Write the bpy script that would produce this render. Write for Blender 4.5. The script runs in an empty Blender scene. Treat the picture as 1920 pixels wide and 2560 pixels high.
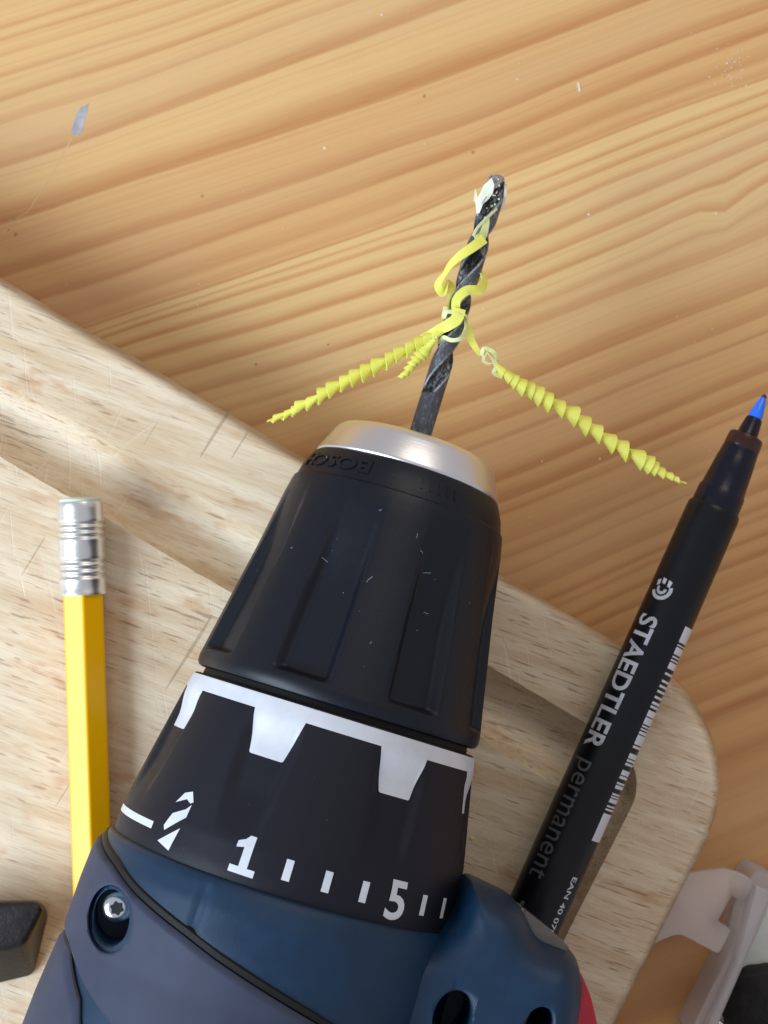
import bpy, bmesh, math, random
from mathutils import Vector, Matrix, noise
random.seed(7)
# units: 1 Blender unit = 1 cm
sc = bpy.context.scene
sc.unit_settings.system = 'METRIC'; sc.unit_settings.scale_length = 0.01
R = math.radians
H = 28.1                       # camera height above the table, cm
F = 4000.0                     # focal length in photo pixels (1920 wide)
# ------------------------------------------------------------------ camera
cd = bpy.data.cameras.new('camera'); cam = bpy.data.objects.new('camera', cd); sc.collection.objects.link(cam)
cam.location = (0, 0, H); cam.rotation_euler = (0, 0, 0)
cd.sensor_fit = 'HORIZONTAL'; cd.sensor_width = 24.0; cd.lens = 24.0 * F / 1920
cd.clip_start = 0.5; cd.clip_end = 2000
cd.dof.use_dof = True; cd.dof.focus_distance = 22.6; cd.dof.aperture_fstop = 0.42
sc.camera = cam
# ------------------------------------------------------------------ light
w = bpy.data.worlds.new('World'); sc.world = w; w.use_nodes = True
bg = w.node_tree.nodes['Background']; bg.inputs[0].default_value = (0.96, 0.95, 1.0, 1); bg.inputs[1].default_value = 0.46
def area(name, loc, target, sx, sy, power, col):
    ld = bpy.data.lights.new(name, 'AREA'); ld.shape = 'RECTANGLE'; ld.size = sx; ld.size_y = sy; ld.energy = power; ld.color = col
    o = bpy.data.objects.new(name, ld); sc.collection.objects.link(o); o.location = loc
    o.rotation_euler = (Vector(target) - Vector(loc)).to_track_quat('-Z', 'Y').to_euler()
    return o
area('window_light', (-54, -20, 43), (-1, -1, 1), 54, 40, 76000, (0.70, 0.85, 1.0))
area('added_fill_light', (26, 60, 58), (2, 6, 1), 40, 30, 13000, (1.0, 0.89, 0.74))  # added warm fill with no visible source, brightens the upper table
sc.view_settings.view_transform = 'Standard'; sc.view_settings.look = 'None'
sc.view_settings.exposure = 0.0; sc.view_settings.gamma = 1.0
# ------------------------------------------------------------------ helpers
def W(px, py, z):              # a measured point of the photograph, set at its height z (cm) above the table
    k = (H - z) / F
    return Vector(((px - 960) * k, (1280 - py) * k, z))
def smooth(x):
    x = max(0.0, min(1.0, x)); return x * x * (3 - 2 * x)
def interp(tab, x):
    if x <= tab[0][0]: return tab[0][1]
    for (a, va), (b, vb) in zip(tab, tab[1:]):
        if x <= b: return va + (vb - va) * (x - a) / (b - a) if b > a else vb
    return tab[-1][1]
def mesh_obj(name, verts, faces, mat, parent=None, flat=False, sharp=35):
    me = bpy.data.meshes.new(name); me.from_pydata([tuple(v) for v in verts], [], faces); me.validate(); me.update()
    return link_mesh(name, me, mat, parent, flat, sharp)
def link_mesh(name, me, mat, parent=None, flat=False, sharp=35):
    bm = bmesh.new(); bm.from_mesh(me); bmesh.ops.recalc_face_normals(bm, faces=bm.faces)
    for f in bm.faces: f.smooth = not flat
    if not flat:
        for e in bm.edges:
            if len(e.link_faces) == 2 and e.calc_face_angle(0) > R(sharp): e.smooth = False
    bm.to_mesh(me); bm.free()
    if mat is not None and not me.materials: me.materials.append(mat)
    o = bpy.data.objects.new(name, me); sc.collection.objects.link(o)
    if parent is not None: o.parent = parent
    return o
def thing(name, label, cat, group=None, mat=None):
    o = bpy.data.objects.new(name, None); sc.collection.objects.link(o); o.empty_display_size = 0.5
    if mat is not None: o.matrix_world = mat
    tag(o, label, cat, group); return o
def tag(o, label=None, cat=None, group=None, kind=None):
    if label: o['label'] = label
    if cat: o['category'] = cat
    if group: o['group'] = group
    if kind: o['kind'] = kind
    return o
def grid_faces(nr, nc, closed_c=False, off=0):
    fs = []
    for i in range(nr - 1):
        for j in range(nc if closed_c else nc - 1):
            j2 = (j + 1) % nc
            fs.append((off + i * nc + j, off + i * nc + j2, off + (i + 1) * nc + j2, off + (i + 1) * nc + j))
    return fs
# point of a surface of revolution round local Y; angle A in degrees from +Z towards +X
def pol(A, r, s): a = R(A); return Vector((r * math.sin(a), s, r * math.cos(a)))
def revolve(name, prof, mat, parent, n=96, rfun=None, cap=True, sharp=35):
    vs = []
    for (s, r) in prof:
        for j in range(n):
            A = 360 * j / n
            vs.append(pol(A, rfun(A, s, r) if rfun else r, s))
    fs = grid_faces(len(prof), n, True)
    if cap:
        fs.append(tuple(range(n))); fs.append(tuple((len(prof) - 1) * n + j for j in range(n)))
    return mesh_obj(name, vs, fs, mat, parent, sharp=sharp)
def densify(prof, step):
    out = [prof[0]]
    for (a, ra), (b, rb) in zip(prof, prof[1:]):
        k = max(1, int(math.ceil(max(abs(b - a), 1e-6) / step)))
        for i in range(1, k + 1): out.append((a + (b - a) * i / k, ra + (rb - ra) * i / k))
    return out
def curve2d(polys=None, text=None, size=1.0, bold=0.0, res=4):
    """filled 2D shape -> (verts2d, tris), no object left behind"""
    if text is not None:
        cu = bpy.data.curves.new('t', 'FONT'); cu.body = text; cu.size = size; cu.offset = bold; cu.resolution_u = res
        cu.align_x = 'LEFT'
    else:
        cu = bpy.data.curves.new('t', 'CURVE'); cu.dimensions = '2D'; cu.fill_mode = 'BOTH'
        for p in polys:
            sp = cu.splines.new('POLY'); sp.points.add(len(p) - 1)
            for q, (x, y) in zip(sp.points, p): q.co = (x, y, 0, 1)
            sp.use_cyclic_u = True
    ob = bpy.data.objects.new('t', cu); sc.collection.objects.link(ob)
    dg = bpy.context.evaluated_depsgraph_get(); me = bpy.data.meshes.new_from_object(ob.evaluated_get(dg))
    bpy.data.objects.remove(ob); bpy.data.curves.remove(cu)
    return me
def surf_print(name, me, fmap, mat, parent, maxlen=0.06, raise_=0.0):
    """lay a flat shape on a curved surface: fmap(x, y, h) -> Vector"""
    bm = bmesh.new(); bm.from_mesh(me); bmesh.ops.triangulate(bm, faces=bm.faces)
    for _ in range(5):
        es = [e for e in bm.edges if e.calc_length() > maxlen]
        if not es: break
        bmesh.ops.subdivide_edges(bm, edges=es, cuts=1); bmesh.ops.triangulate(bm, faces=bm.faces)
    if raise_:
        r = bmesh.ops.extrude_face_region(bm, geom=bm.faces[:])
        for v in r['geom']:
            if isinstance(v, bmesh.types.BMVert): v.co.z += 1.0
    for v in bm.verts: v.co = fmap(v.co.x, v.co.y, raise_ * v.co.z if raise_ else 0)
    m2 = bpy.data.meshes.new(name); bm.to_mesh(m2); bm.free(); bpy.data.meshes.remove(me)
    m2.materials.append(mat)
    for p in m2.polygons: p.use_smooth = False
    o = bpy.data.objects.new(name, m2); sc.collection.objects.link(o); o.parent = parent
    return o
def boolean_cut(o, cutter):
    m = o.modifiers.new('cut', 'BOOLEAN'); m.operation = 'DIFFERENCE'; m.solver = 'EXACT'; m.object = cutter
    dg = bpy.context.evaluated_depsgraph_get(); dg.update()
    me = bpy.data.meshes.new_from_object(o.evaluated_get(dg)); o.modifiers.clear()
    old = o.data; o.data = me; bpy.data.meshes.remove(old)
    me.name = o.name
def prism(plan, z0, z1, bev=0.0, seg=4, top_only=False):
    """plan outline (x, y) pulled up along z, edges rounded; returns a mesh"""
    bm = bmesh.new()
    a = [bm.verts.new((x, y, z0)) for x, y in plan]; b = [bm.verts.new((x, y, z1)) for x, y in plan]
    n = len(plan); bm.faces.new(a[::-1]); bm.faces.new(b)
    for i in range(n): bm.faces.new((a[i], a[(i + 1) % n], b[(i + 1) % n], b[i]))
    bmesh.ops.recalc_face_normals(bm, faces=bm.faces)
    if bev:
        es = [e for e in bm.edges if abs(e.verts[0].co.z - e.verts[1].co.z) < 1e-6 and (not top_only or e.verts[0].co.z > z1 - 1e-6)]
        bmesh.ops.bevel(bm, geom=es, offset=bev, segments=seg, affect='EDGES', profile=0.5, clamp_overlap=True)
    me = bpy.data.meshes.new('p'); bm.to_mesh(me); bm.free(); return me
def round_poly(pts, rad, n=6):
    out = []; m = len(pts)
    for i in range(m):
        p0, p1, p2 = Vector(pts[i - 1]), Vector(pts[i]), Vector(pts[(i + 1) % m])
        r = rad[i] if isinstance(rad, (list, tuple)) else rad
        d0 = (p0 - p1).normalized(); d2 = (p2 - p1).normalized()
        L = min(r, (p0 - p1).length * .49, (p2 - p1).length * .49)
        a = p1 + d0 * L; b = p1 + d2 * L
        for k in range(n + 1):
            t = k / n; out.append(tuple(a * (1 - t) ** 2 + p1 * 2 * t * (1 - t) + b * t * t))
    return out
# ------------------------------------------------------------------ materials
class NT:
    def __init__(s, name):
        s.m = bpy.data.materials.new(name); s.m.use_nodes = True; s.t = s.m.node_tree; s.t.nodes.clear()
        s.out = s.n('ShaderNodeOutputMaterial')
    def n(s, typ, **kw):
        nd = s.t.nodes.new(typ)
        for k, v in kw.items(): setattr(nd, k, v)
        return nd
    def l(s, a, b): s.t.links.new(a, b)
    def val(s, sock, v):
        if isinstance(v, bpy.types.NodeSocket): s.l(v, sock)
        else: sock.default_value = v
    def math(s, op, a, b=0.0, c=None, clamp=False):
        nd = s.n('ShaderNodeMath', operation=op, use_clamp=clamp); s.val(nd.inputs[0], a); s.val(nd.inputs[1], b)
        if c is not None: s.val(nd.inputs[2], c)
        return nd.outputs[0]
    def mix(s, f, a, b, blend='MIX'):
        nd = s.n('ShaderNodeMix', data_type='RGBA', blend_type=blend); s.val(nd.inputs[0], f); s.val(nd.inputs[6], c4(a)); s.val(nd.inputs[7], c4(b)); return nd.outputs[2]
    def ramp(s, f, a, b):        # smoothstep between a and b
        nd = s.n('ShaderNodeMapRange', interpolation_type='SMOOTHSTEP'); s.val(nd.inputs[0], f); nd.inputs[1].default_value = a; nd.inputs[2].default_value = b; return nd.outputs[0]
    def mapping(s, vec, scale=(1, 1, 1), rot=(0, 0, 0), loc=(0, 0, 0)):
        nd = s.n('ShaderNodeMapping'); s.l(vec, nd.inputs[0]); nd.inputs[1].default_value = loc; nd.inputs[2].default_value = rot; nd.inputs[3].default_value = scale; return nd.outputs[0]
    def noise(s, vec, scale=1.0, detail=2.0, rough=0.5, dist=0.0):
        nd = s.n('ShaderNodeTexNoise'); s.l(vec, nd.inputs['Vector']); nd.inputs['Scale'].default_value = scale; nd.inputs['Detail'].default_value = detail
        nd.inputs['Roughness'].default_value = rough; nd.inputs['Distortion'].default_value = dist; return nd.outputs[0]
    def bump(s, h, strength, dist, normal=None):
        nd = s.n('ShaderNodeBump'); s.l(h, nd.inputs['Height']); nd.inputs['Strength'].default_value = strength; nd.inputs['Distance'].default_value = dist
        if normal is not None: s.l(normal, nd.inputs['Normal'])
        return nd.outputs[0]
    def bsdf(s, **kw):
        nd = s.n('ShaderNodeBsdfPrincipled')
        for k, v in kw.items(): s.val(nd.inputs[k.replace('_', ' ')], c4(v) if isinstance(v, tuple) else v)
        s.l(nd.outputs[0], s.out.inputs[0]); return nd
    def obj(s): return s.n('ShaderNodeTexCoord').outputs['Object']
def c4(c): return (c[0], c[1], c[2], 1.0) if isinstance(c, tuple) and len(c) == 3 else c
def srgb(r, g, b):
    f = lambda c: (c / 255 / 12.92) if c / 255 <= .04045 else ((c / 255 + .055) / 1.055) ** 2.4
    return (f(r), f(g), f(b))
def plain(name, col, rough=0.5, metal=0.0, bump=0.0, bscale=40, specks=0.0, speck_col=(.6, .6, .62), spec=0.5, mottled=0.0, sscale=26.0, **kw):
    m = NT(name); o = m.obj(); c = col; extra = {}
    if mottled:
        c = m.mix(m.ramp(m.noise(o, 3.0, 4, .6), .3, .7), tuple(x * (1 - mottled) for x in col), tuple(min(1, x * (1 + mottled)) for x in col))
    if specks:
        sp = m.ramp(m.noise(o, sscale, 2, .5), .80 - specks, .84 - specks)
        sp2 = m.math('MULTIPLY', sp, m.ramp(m.noise(m.mapping(o, (3, 3, 3)), 1.0, 1), .45, .62))
        c = m.mix(sp2, c, speck_col)
    b = m.bsdf(Base_Color=c, Roughness=rough, Metallic=metal, Specular_IOR_Level=spec, **kw)
    rn = m.math('MULTIPLY_ADD', m.noise(o, 6.0, 3, .6), .14, rough - .07); m.l(rn, b.inputs['Roughness'])
    if bump: m.l(m.bump(m.noise(o, bscale, 2, .6), bump, .02), b.inputs['Normal'])
    return m.m
# pine table: the grain profile sits in two attributes laid along the growth rings
def mat_table():
    m = NT('pine_wood'); at = m.n('ShaderNodeAttribute', attribute_name='ring').outputs['Fac']
    tn = m.n('ShaderNodeAttribute', attribute_name='stave').outputs['Fac']
    uv = m.n('ShaderNodeUVMap', uv_map='grain').outputs[0]
    streak = m.noise(m.mapping(uv, (0.22, 5.5, 1)), 1.0, 5, .62)
    fine = m.noise(m.mapping(uv, (0.9, 34, 1)), 1.0, 3, .6)
    slow = m.noise(m.mapping(uv, (0.10, 0.55, 1)), 1.0, 2, .5)
    d = m.math('MULTIPLY', at, m.math('MULTIPLY_ADD', streak, .7, .42))
    d = m.math('ADD', d, m.math('MULTIPLY_ADD', fine, .42, -.21))
    d = m.math('ADD', d, m.math('MULTIPLY_ADD', streak, .34, -.17), clamp=True)
    light = m.mix(tn, srgb(223, 184, 125), srgb(210, 158, 101))
    dark = m.mix(tn, srgb(188, 126, 70), srgb(176, 113, 62))
    c = m.mix(d, light, dark)
    c = m.mix(m.math('MULTIPLY', m.ramp(slow, .42, .68), .30), c, srgb(204, 166, 126))
    b = m.bsdf(Base_Color=c, Roughness=.42, Specular_IOR_Level=.45)
    m.l(m.math('MULTIPLY_ADD', streak, .2, .34), b.inputs['Roughness'])
    m.l(m.bump(fine, .10, .02), b.inputs['Normal'])
    return m.m
def mat_board():
    m = NT('rubberwood'); o = m.obj()
    g = m.mapping(m.mapping(o, rot=(0, 0, R(20))), (0.9, 11.0, 5.0))
    g2 = m.mapping(m.mapping(o, rot=(0, 0, R(20))), (0.35, 3.2, 2.0))
    pore = m.ramp(m.noise(g, 1.9, 2, .55), .60, .68)
    zone = m.ramp(m.noise(m.mapping(o, (.35, .5, .4), rot=(0, 0, R(20))), 1.0, 2), .36, .60)
    pore = m.math('MULTIPLY', pore, m.math('MULTIPLY_ADD', zone, .75, .12))
    big = m.math('MULTIPLY', m.ramp(m.noise(g, .95, 3, .6), .62, .70), m.ramp(m.noise(m.mapping(o, (.5, .7, .4), rot=(0, 0, R(20)), loc=(3, 1, 0)), 1.0, 2), .50, .62))
    pore = m.math('MAXIMUM', pore, m.math('MULTIPLY', big, .9))
    tone = m.noise(g2, 1.0, 4, .6)
    c = m.mix(m.ramp(tone, .3, .72), srgb(228, 210, 182), srgb(206, 179, 144))
    warm = m.math('MULTIPLY', m.ramp(m.noise(m.mapping(m.mapping(o, rot=(0, 0, R(20))), (.9, 2.6, 1)), 1.0, 3, .6), .56, .72), .55)
    c = m.mix(warm, c, srgb(190, 138, 92))
    fibre = m.noise(m.mapping(m.mapping(o, rot=(0, 0, R(20))), (1.6, 46, 20)), 1.0, 3, .6)
    c = m.mix(m.math('MULTIPLY', m.ramp(fibre, .48, .72), .42), c, srgb(160, 124, 88))
    c = m.mix(m.math('MULTIPLY', pore, .68), c, srgb(132, 86, 56))
    # knife scratches in several directions: pale scuffs and a few dark cuts
    h = None; sm = None
    for i, (ang, sc_, lo) in enumerate(((62, 1.0, .695), (-78, 1.3, .70), (35, .9, .705), (95, 1.15, .70))):
        v = m.mapping(m.mapping(o, rot=(0, 0, R(-ang)), loc=(i * 3.1, i * 1.7, 0)), (.42, 17.0 * sc_, 1))
        s_ = m.ramp(m.noise(v, 1.0, 1, .4), lo, lo + .035)
        sm = s_ if sm is None else m.math('MAXIMUM', sm, s_)
    zone2 = m.ramp(m.noise(m.mapping(o, (.4, .4, .4)), 1.0, 2), .40, .58)
    sm = m.math('MULTIPLY', sm, zone2)
    c = m.mix(m.math('MULTIPLY', sm, .30), c, srgb(232, 222, 206))
    cut = m.ramp(m.noise(m.mapping(m.mapping(o, rot=(0, 0, R(-58)), loc=(5, 2, 0)), (.3, 9.0, 1)), 1.0, 1, .3), .785, .79)
    c = m.mix(m.math('MULTIPLY', cut, .4), c, srgb(110, 84, 62))
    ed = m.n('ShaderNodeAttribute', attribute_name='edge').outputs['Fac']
    c = m.mix(m.math('MULTIPLY', ed, m.math('MULTIPLY_ADD', tone, 1.0, .15)), c, srgb(138, 104, 66))  # outer edge browned: dirt, plus the side's shade painted into the colour
    b = m.bsdf(Base_Color=c, Roughness=.46, Specular_IOR_Level=.55)
    hh = m.math('SUBTRACT', m.math('SUBTRACT', m.math('MULTIPLY', fibre, .4), pore), m.math('MULTIPLY', m.math('MAXIMUM', sm, cut), .8))
    m.l(m.bump(hh, .5, .012), b.inputs['Normal'])
    return m.m
def mat_steel(name, col, rough, streaks=0.0):
    m = NT(name); o = m.obj()
    r_ = m.math('MULTIPLY_ADD', m.noise(m.mapping(o, (1, 60, 1)), 1.0, 2), .12, rough - .06)
    b = m.bsdf(Base_Color=col, Metallic=1.0, Roughness=rough); m.l(r_, b.inputs['Roughness'])
    if streaks: m.l(m.bump(m.noise(m.mapping(o, (1.5, 90, 1.5)), 1.0, 2), streaks, .01), b.inputs['Normal'])
    return m.m
def mat_bit():
    m = NT('worn_blackened_steel'); o = m.obj()
    n = m.noise(m.mapping(o, (6, 3, 6)), 1.0, 5, .7); f = m.noise(m.mapping(o, (30, 14, 30)), 1.0, 3, .6)
    edge = m.n('ShaderNodeAttribute', attribute_name='wear').outputs['Fac']
    wear = m.math('MULTIPLY', m.ramp(n, .42, .62), m.ramp(f, .36, .60))
    wear = m.math('MAXIMUM', m.math('MULTIPLY', wear, .55), m.math('MULTIPLY', m.ramp(edge, .1, .9), m.ramp(f, .30, .58)))
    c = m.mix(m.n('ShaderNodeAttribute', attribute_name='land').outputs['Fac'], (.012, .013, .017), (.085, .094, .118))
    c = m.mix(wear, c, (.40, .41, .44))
    b = m.bsdf(Base_Color=c, Roughness=.38, Metallic=.5)
    m.l(m.bump(f, .3, .01), b.inputs['Normal']); return m.m
def mat_yellow(name, col, tr):
    m = NT(name); o = m.obj()
    c = m.mix(m.ramp(m.noise(o, 5.0, 2), .35, .65), col, tuple(min(1, x * 1.08 + .02) for x in col))
    d = m.n('ShaderNodeBsdfPrincipled'); m.l(c, d.inputs['Base Color']); d.inputs['Roughness'].default_value = .45
    t = m.n('ShaderNodeBsdfTranslucent'); m.l(c, t.inputs['Color'])
    x = m.n('ShaderNodeMixShader'); x.inputs[0].default_value = tr; m.l(d.outputs[0], x.inputs[1]); m.l(t.outputs[0], x.inputs[2]); m.l(x.outputs[0], m.out.inputs[0])
    return m.m
M_table, M_board = mat_table(), mat_board()
M_sleeve = plain('black_satin_plastic', (.003, .0048, .0105), .40, bump=.08, bscale=50, specks=.03, spec=.32)
M_collar = plain('dark_soft_plastic', (.0058, .0062, .0125), .50, spec=.27, bump=.14, bscale=70, specks=.008)
M_blue = plain('petrol_blue_plastic', (.003, .024, .060), .40, spec=.38, bump=.25, bscale=90, mottled=.08, specks=.10, sscale=70.0, speck_col=(.035, .085, .135))
M_grip = plain('grey_rubber', (.030, .037, .070), .62, spec=.4, bump=.14, bscale=80, mottled=.08, specks=.005)
M_seam = plain('black_gasket', (.005, .0055, .006), .55, spec=.3, bump=.3, bscale=50)
M_print = plain('silver_white_print', (.60, .62, .68), .38, mottled=.05)
M_pprint = plain('white_print', (.42, .42, .46), .45, mottled=.2)
M_pprint2 = plain('grey_print', (.075, .075, .082), .5, mottled=.15)
M_ring = mat_steel('turned_aluminium', (.80, .79, .81), .34, .25)
M_screw = mat_steel('bright_zinc', (.78, .86, .90), .16)
M_ferrule = mat_steel('ferrule_tin', (.84, .84, .84), .32)
M_red = plain('red_plastic', (.45, .012, .03), .4, mottled=.1)
M_pen = plain('black_pen_plastic', (.003, .0036, .006), .34, spec=.30, bump=.03, bscale=60, specks=.004)
M_pen2 = plain('black_clear_plastic', (.004, .004, .013), .27, spec=.32)
M_penred = plain('reddish_smoked_plastic', (.030, .006, .005), .22)
M_lint = plain('pale_lint', (.16, .20, .28), .8)
M_nib = plain('blue_nib', (.02, .17, .90), .22)
M_nib2 = plain('dark_blue_felt', (.05, .02, .14), .6)
M_pencil = plain('yellow_lacquer', srgb(250, 186, 8), .24, spec=.35)
M_eraser = plain('pale_eraser', (.62, .66, .56), .7, bump=.2)
M_block = plain('dark_brown_rubber', (.013, .009, .009), .40, spec=.4, bump=.5, bscale=12, mottled=.35)
M_fuzz = plain('black_felt', (.012, .012, .014), .85, bump=1.0, bscale=30, mottled=.4)
M_bit = mat_bit()
M_y1 = mat_yellow('yellow_plastic_shaving', (1.0, .99, .20), .34)
M_y2 = mat_yellow('pale_yellow_shaving', (.93, .97, .55), .36)
M_y3 = mat_yellow('whitish_residue', (.88, .88, .72), .25)
def mat_frost():
    m = NT('frosted_polypropylene'); o = m.obj()
    b = m.bsdf(Base_Color=(.97, .96, .98), Roughness=.38, Transmission_Weight=.72, IOR=1.25, Specular_IOR_Level=.5)
    m.l(m.bump(m.noise(o, 9.0, 3), .12, .03), b.inputs['Normal']); return m.m
M_frost = mat_frost()
M_frost2 = plain('milky_plastic', (.62, .66, .62), .5, mottled=.06)
def mat_glass():
    m = NT('clear_window'); m.bsdf(Base_Color=(.75, .68, .6), Roughness=.12, Transmission_Weight=.85, IOR=1.45); return m.m
M_lens = mat_glass()
# ------------------------------------------------------------------ table top (rows of the mesh follow the growth rings)
XC = [-1600, -640, 0, 320, 640, 960, 1280, 1600, 1920, 2560, 3500]
FAM = [  # label (height at x=1280) and heights at x = 0, 320 ... 1920
 (-364, (106, 5, -98, -200, -364, -484, -600)), (-60, (410, 299, 180, 62, -60, -180, -300)), (117, (545, 443, 345, 236, 117, 0, -120)),
 (255, (678, 577, 482, 368, 255, 128, 14)), (324, (765, 672, 558, 441, 324, 196, 68)), (434, (885, 788, 683, 565, 434, 312, 194)),
 (515, (930, 822, 719, 612, 515, 388, 260)), (615, (1010, 910, 816, 713, 615, 480, 339)), (669, (1070, 970, 872, 770, 669, 532, 389)),
 (786, (1190, 1095, 1000, 893, 786, 650, 502)), (823, (1235, 1137, 1040, 932, 823, 695, 568)), (962, (1385, 1282, 1180, 1075, 962, 827, 705)),
 (1500, (1935, 1830, 1725, 1615, 1500, 1362, 1232)), (3200, (3640, 3540, 3432, 3320, 3200, 3060, 2920))]
def fam_y(x, lab):
    ys = []
    for k in range(7):
        col = [(L, v[k]) for L, v in FAM]
        if lab < col[0][0]: ys.append(col[0][1] + (lab - col[0][0]))
        else: ys.append(interp(col, lab))
    xs = XC[2:9]
    if x < 0: y = ys[0] - (x) * -0.30 * -1 * -1 if False else ys[0] + (-x) * .31
    elif x > 1920: y = ys[-1] - (x - 1920) * .385
    else:
        i = min(5, int(x // 320)); t = (x - 320 * i) / 320
        p0 = ys[max(0, i - 1)] if i > 0 else 2 * ys[0] - ys[1]; p1 = ys[i]; p2 = ys[i + 1]; p3 = ys[i + 2] if i < 5 else 2 * ys[6] - ys[5]
        y = .5 * (2 * p1 + (p2 - p0) * t + (2 * p0 - 5 * p1 + 4 * p2 - p3) * t * t + (3 * p1 - p0 - 3 * p2 + p3) * t ** 3)
    # small knot-like kink near the right edge
    g = math.exp(-((lab - 740) / 60.0) ** 2) * (1 if lab < 830 else math.exp(-(lab - 830) / 15.0))
    y += g * (34 * math.exp(-((x - 1815) / 62.0) ** 2) - 10 * math.exp(-((x - 1740) / 60.0) ** 2))
    y += 3.0 * math.sin(x * .006 + lab * .004) + 2.2 * noise.noise(Vector((x * .004, lab * .01, 0))) * 2
    return y
BANDS = [(-364, 14, .7), (-325, 16, .5), (-276, 18, .6), (-215, 24, .85), (-158, 30, .6), (-48, 62, .95), (126, 80, 1.0), (172, 14, .22), (262, 46, .85), (292, 10, .3), (330, 40, .85),
         (362, 9, .25), (388, 40, .55), (421, 18, .45), (432, 9, .6), (479, 16, .75), (519, 20, .8), (561, 24, .85), (620, 32, .88), (674, 27, .92), (728, 26, .9), (789, 22, .62), (838, 44, .85), (850, 10, .3),
         (905, 12, .22), (966, 70, .9), (1012, 10, .3), (1042, 56, .75), (1088, 15, .85)]
x_ = 1120
rr = random.Random(11)
while x_ < 3300:
    wd = rr.choice((14, 18, 26, 40, 52)); x_ += wd * .7 + rr.uniform(14, 44); BANDS.append((x_, wd, rr.uniform(.5, .95)))
x_ = -395
while x_ > -2600: BANDS.append((x_, rr.choice((14, 18, 26)), rr.uniform(.5, .9))); x_ -= rr.uniform(40, 75)
x_ = -500
while x_ < 2200: BANDS.append((x_, rr.choice((5, 6, 8, 10)), rr.uniform(.10, .30))); x_ += rr.uniform(9, 26)
def ring(lab):
    v = 0
    for c, wd, st in BANDS:                    # soft on the early side, sharp on the late side
        d = c - lab
        if -8 < d < wd * 1.3:
            v = max(v, st * (smooth(1 - d / (wd * 1.25)) ** 1.25 if d >= 0 else smooth(1 + d / (5 + wd * .08))))
    return v
def stave(lab):
    t = .25
    t = t + .50 * smooth((lab - 20) / 180) if lab < 436 else .02
    if lab > 700: t = .02 + .85 * smooth((lab - 740) / 380)
    return min(t, 1)
labs = [-2600 + i * 60 for i in range(36)] + [-440 + i * 2.5 for i in range(int((2000 + 440) / 2.5))] + [2000 + i * 40 for i in range(31)]
cols = [-1900 + i * 100 for i in range(16)] + [-300 + i * 64 for i in range(40)] + [2260 + i * 120 for i in range(14)]
vs = []; ra = []; sa = []; uvs = []
for lab in labs:
    for x in cols:
        y = fam_y(x, lab); p = W(x, y, 0); vs.append(p); ra.append(ring(lab)); sa.append(stave(lab)); uvs.append((x / 142.0, lab / 142.0))
me = bpy.data.meshes.new('table_top'); me.from_pydata([tuple(v) for v in vs], [], grid_faces(len(labs), len(cols)))
a1 = me.attributes.new('ring', 'FLOAT', 'POINT'); a1.data.foreach_set('value', ra)
a2 = me.attributes.new('stave', 'FLOAT', 'POINT'); a2.data.foreach_set('value', sa)
uvl = me.uv_layers.new(name='grain')
for lp in me.loops: uvl.data[lp.index].uv = uvs[lp.vertex_index]
me.materials.append(M_table)
table = bpy.data.objects.new('table_top', me); sc.collection.objects.link(table)
for p in me.polygons: p.use_smooth = True
if me.polygons[0].normal.z < 0: me.flip_normals()
tag(table, kind='structure')
# marks left on the table: a grey gouge, pale paint specks
def flat_patch(name, pts, z, mat, parent, th=.006):
    P = [W(x, y, z) for x, y in pts]; n = len(P)
    vs = [p + Vector((0, 0, th)) for p in P] + [Vector((p.x, p.y, .0005)) for p in P]
    fs = [tuple(range(n))] + [(i, (i + 1) % n, n + (i + 1) % n, n + i) for i in range(n)]
    return mesh_obj(name, vs, fs, mat, parent, flat=True)
M_gouge = plain('grey_scuff', srgb(168, 166, 170), .6, mottled=.25)
M_dark = plain('dark_dent', srgb(172, 134, 94), .6)
M_dust2 = plain('pale_scratch', srgb(214, 172, 120), .5)
M_dust = plain('pale_dust', srgb(226, 206, 190), .7)
flat_patch('scuff', [(214, 264), (222, 258), (219, 276), (212, 300), (205, 330), (196, 337), (176, 335), (183, 312), (192, 284), (203, 268)], 0, M_gouge, table, .003)
def speck(cx, cy, r, mat, name='speck'):
    n = 7; pts = [(cx + r * random.uniform(.5, 1.2) * math.cos(6.283 * i / n), cy + r * random.uniform(.5, 1.2) * math.sin(6.283 * i / n)) for i in range(n)]
    return flat_patch(name, pts, 0, mat, table, .008)
for cx, cy, r in ((1817, 158, 4), (1472, 536, 4), (1790, 534, 5), (812, 370, 4), (955, 38, 4), (1355, 1153, 3), (1500, 1147, 3), (1293, 198, 3), (1062, 360, 2), (707, 571, 2), (1209, 771, 3), (495, 762, 2)): speck(cx, cy, r, M_dust)
for i in range(60):
    a = random.gauss(1832, 26); b = random.gauss(170, 30); speck(a, b, random.uniform(.8, 2.0), M_dust)
for a_, b_, w_ in (((178, 345), (72, 525), 2.2), ((70, 528), (10, 560), 1.6), ((170, 240), (172, 190), 1.5)):
    flat_patch('scratch', [a_, (a_[0] + w_ * 1.6, a_[1] + 1), ((a_[0] + b_[0]) / 2 + w_ * 3.2, (a_[1] + b_[1]) / 2), (b_[0] + w_, b_[1]), b_, ((a_[0] + b_[0]) / 2 + w_ * 1.6, (a_[1] + b_[1]) / 2)], 0, M_dust2, table, .002)
for cx, cy, r in ((35, 545, 5), (40, 585, 6), (22, 575, 3), (505, 490, 4), (1060, 240, 5), (1182, 380, 5), (1185, 1000, 3), (640, 910, 4), (820, 862, 3)): speck(cx, cy, r, M_dark)
for i in range(70): speck(random.uniform(0, 1900), random.uniform(0, 1300), random.uniform(.7, 1.7), M_dust)
flat_patch('speck', [(1442, 207), (1448, 206), (1452, 228), (1447, 231)], 0, M_dust, table, .008)
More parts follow.
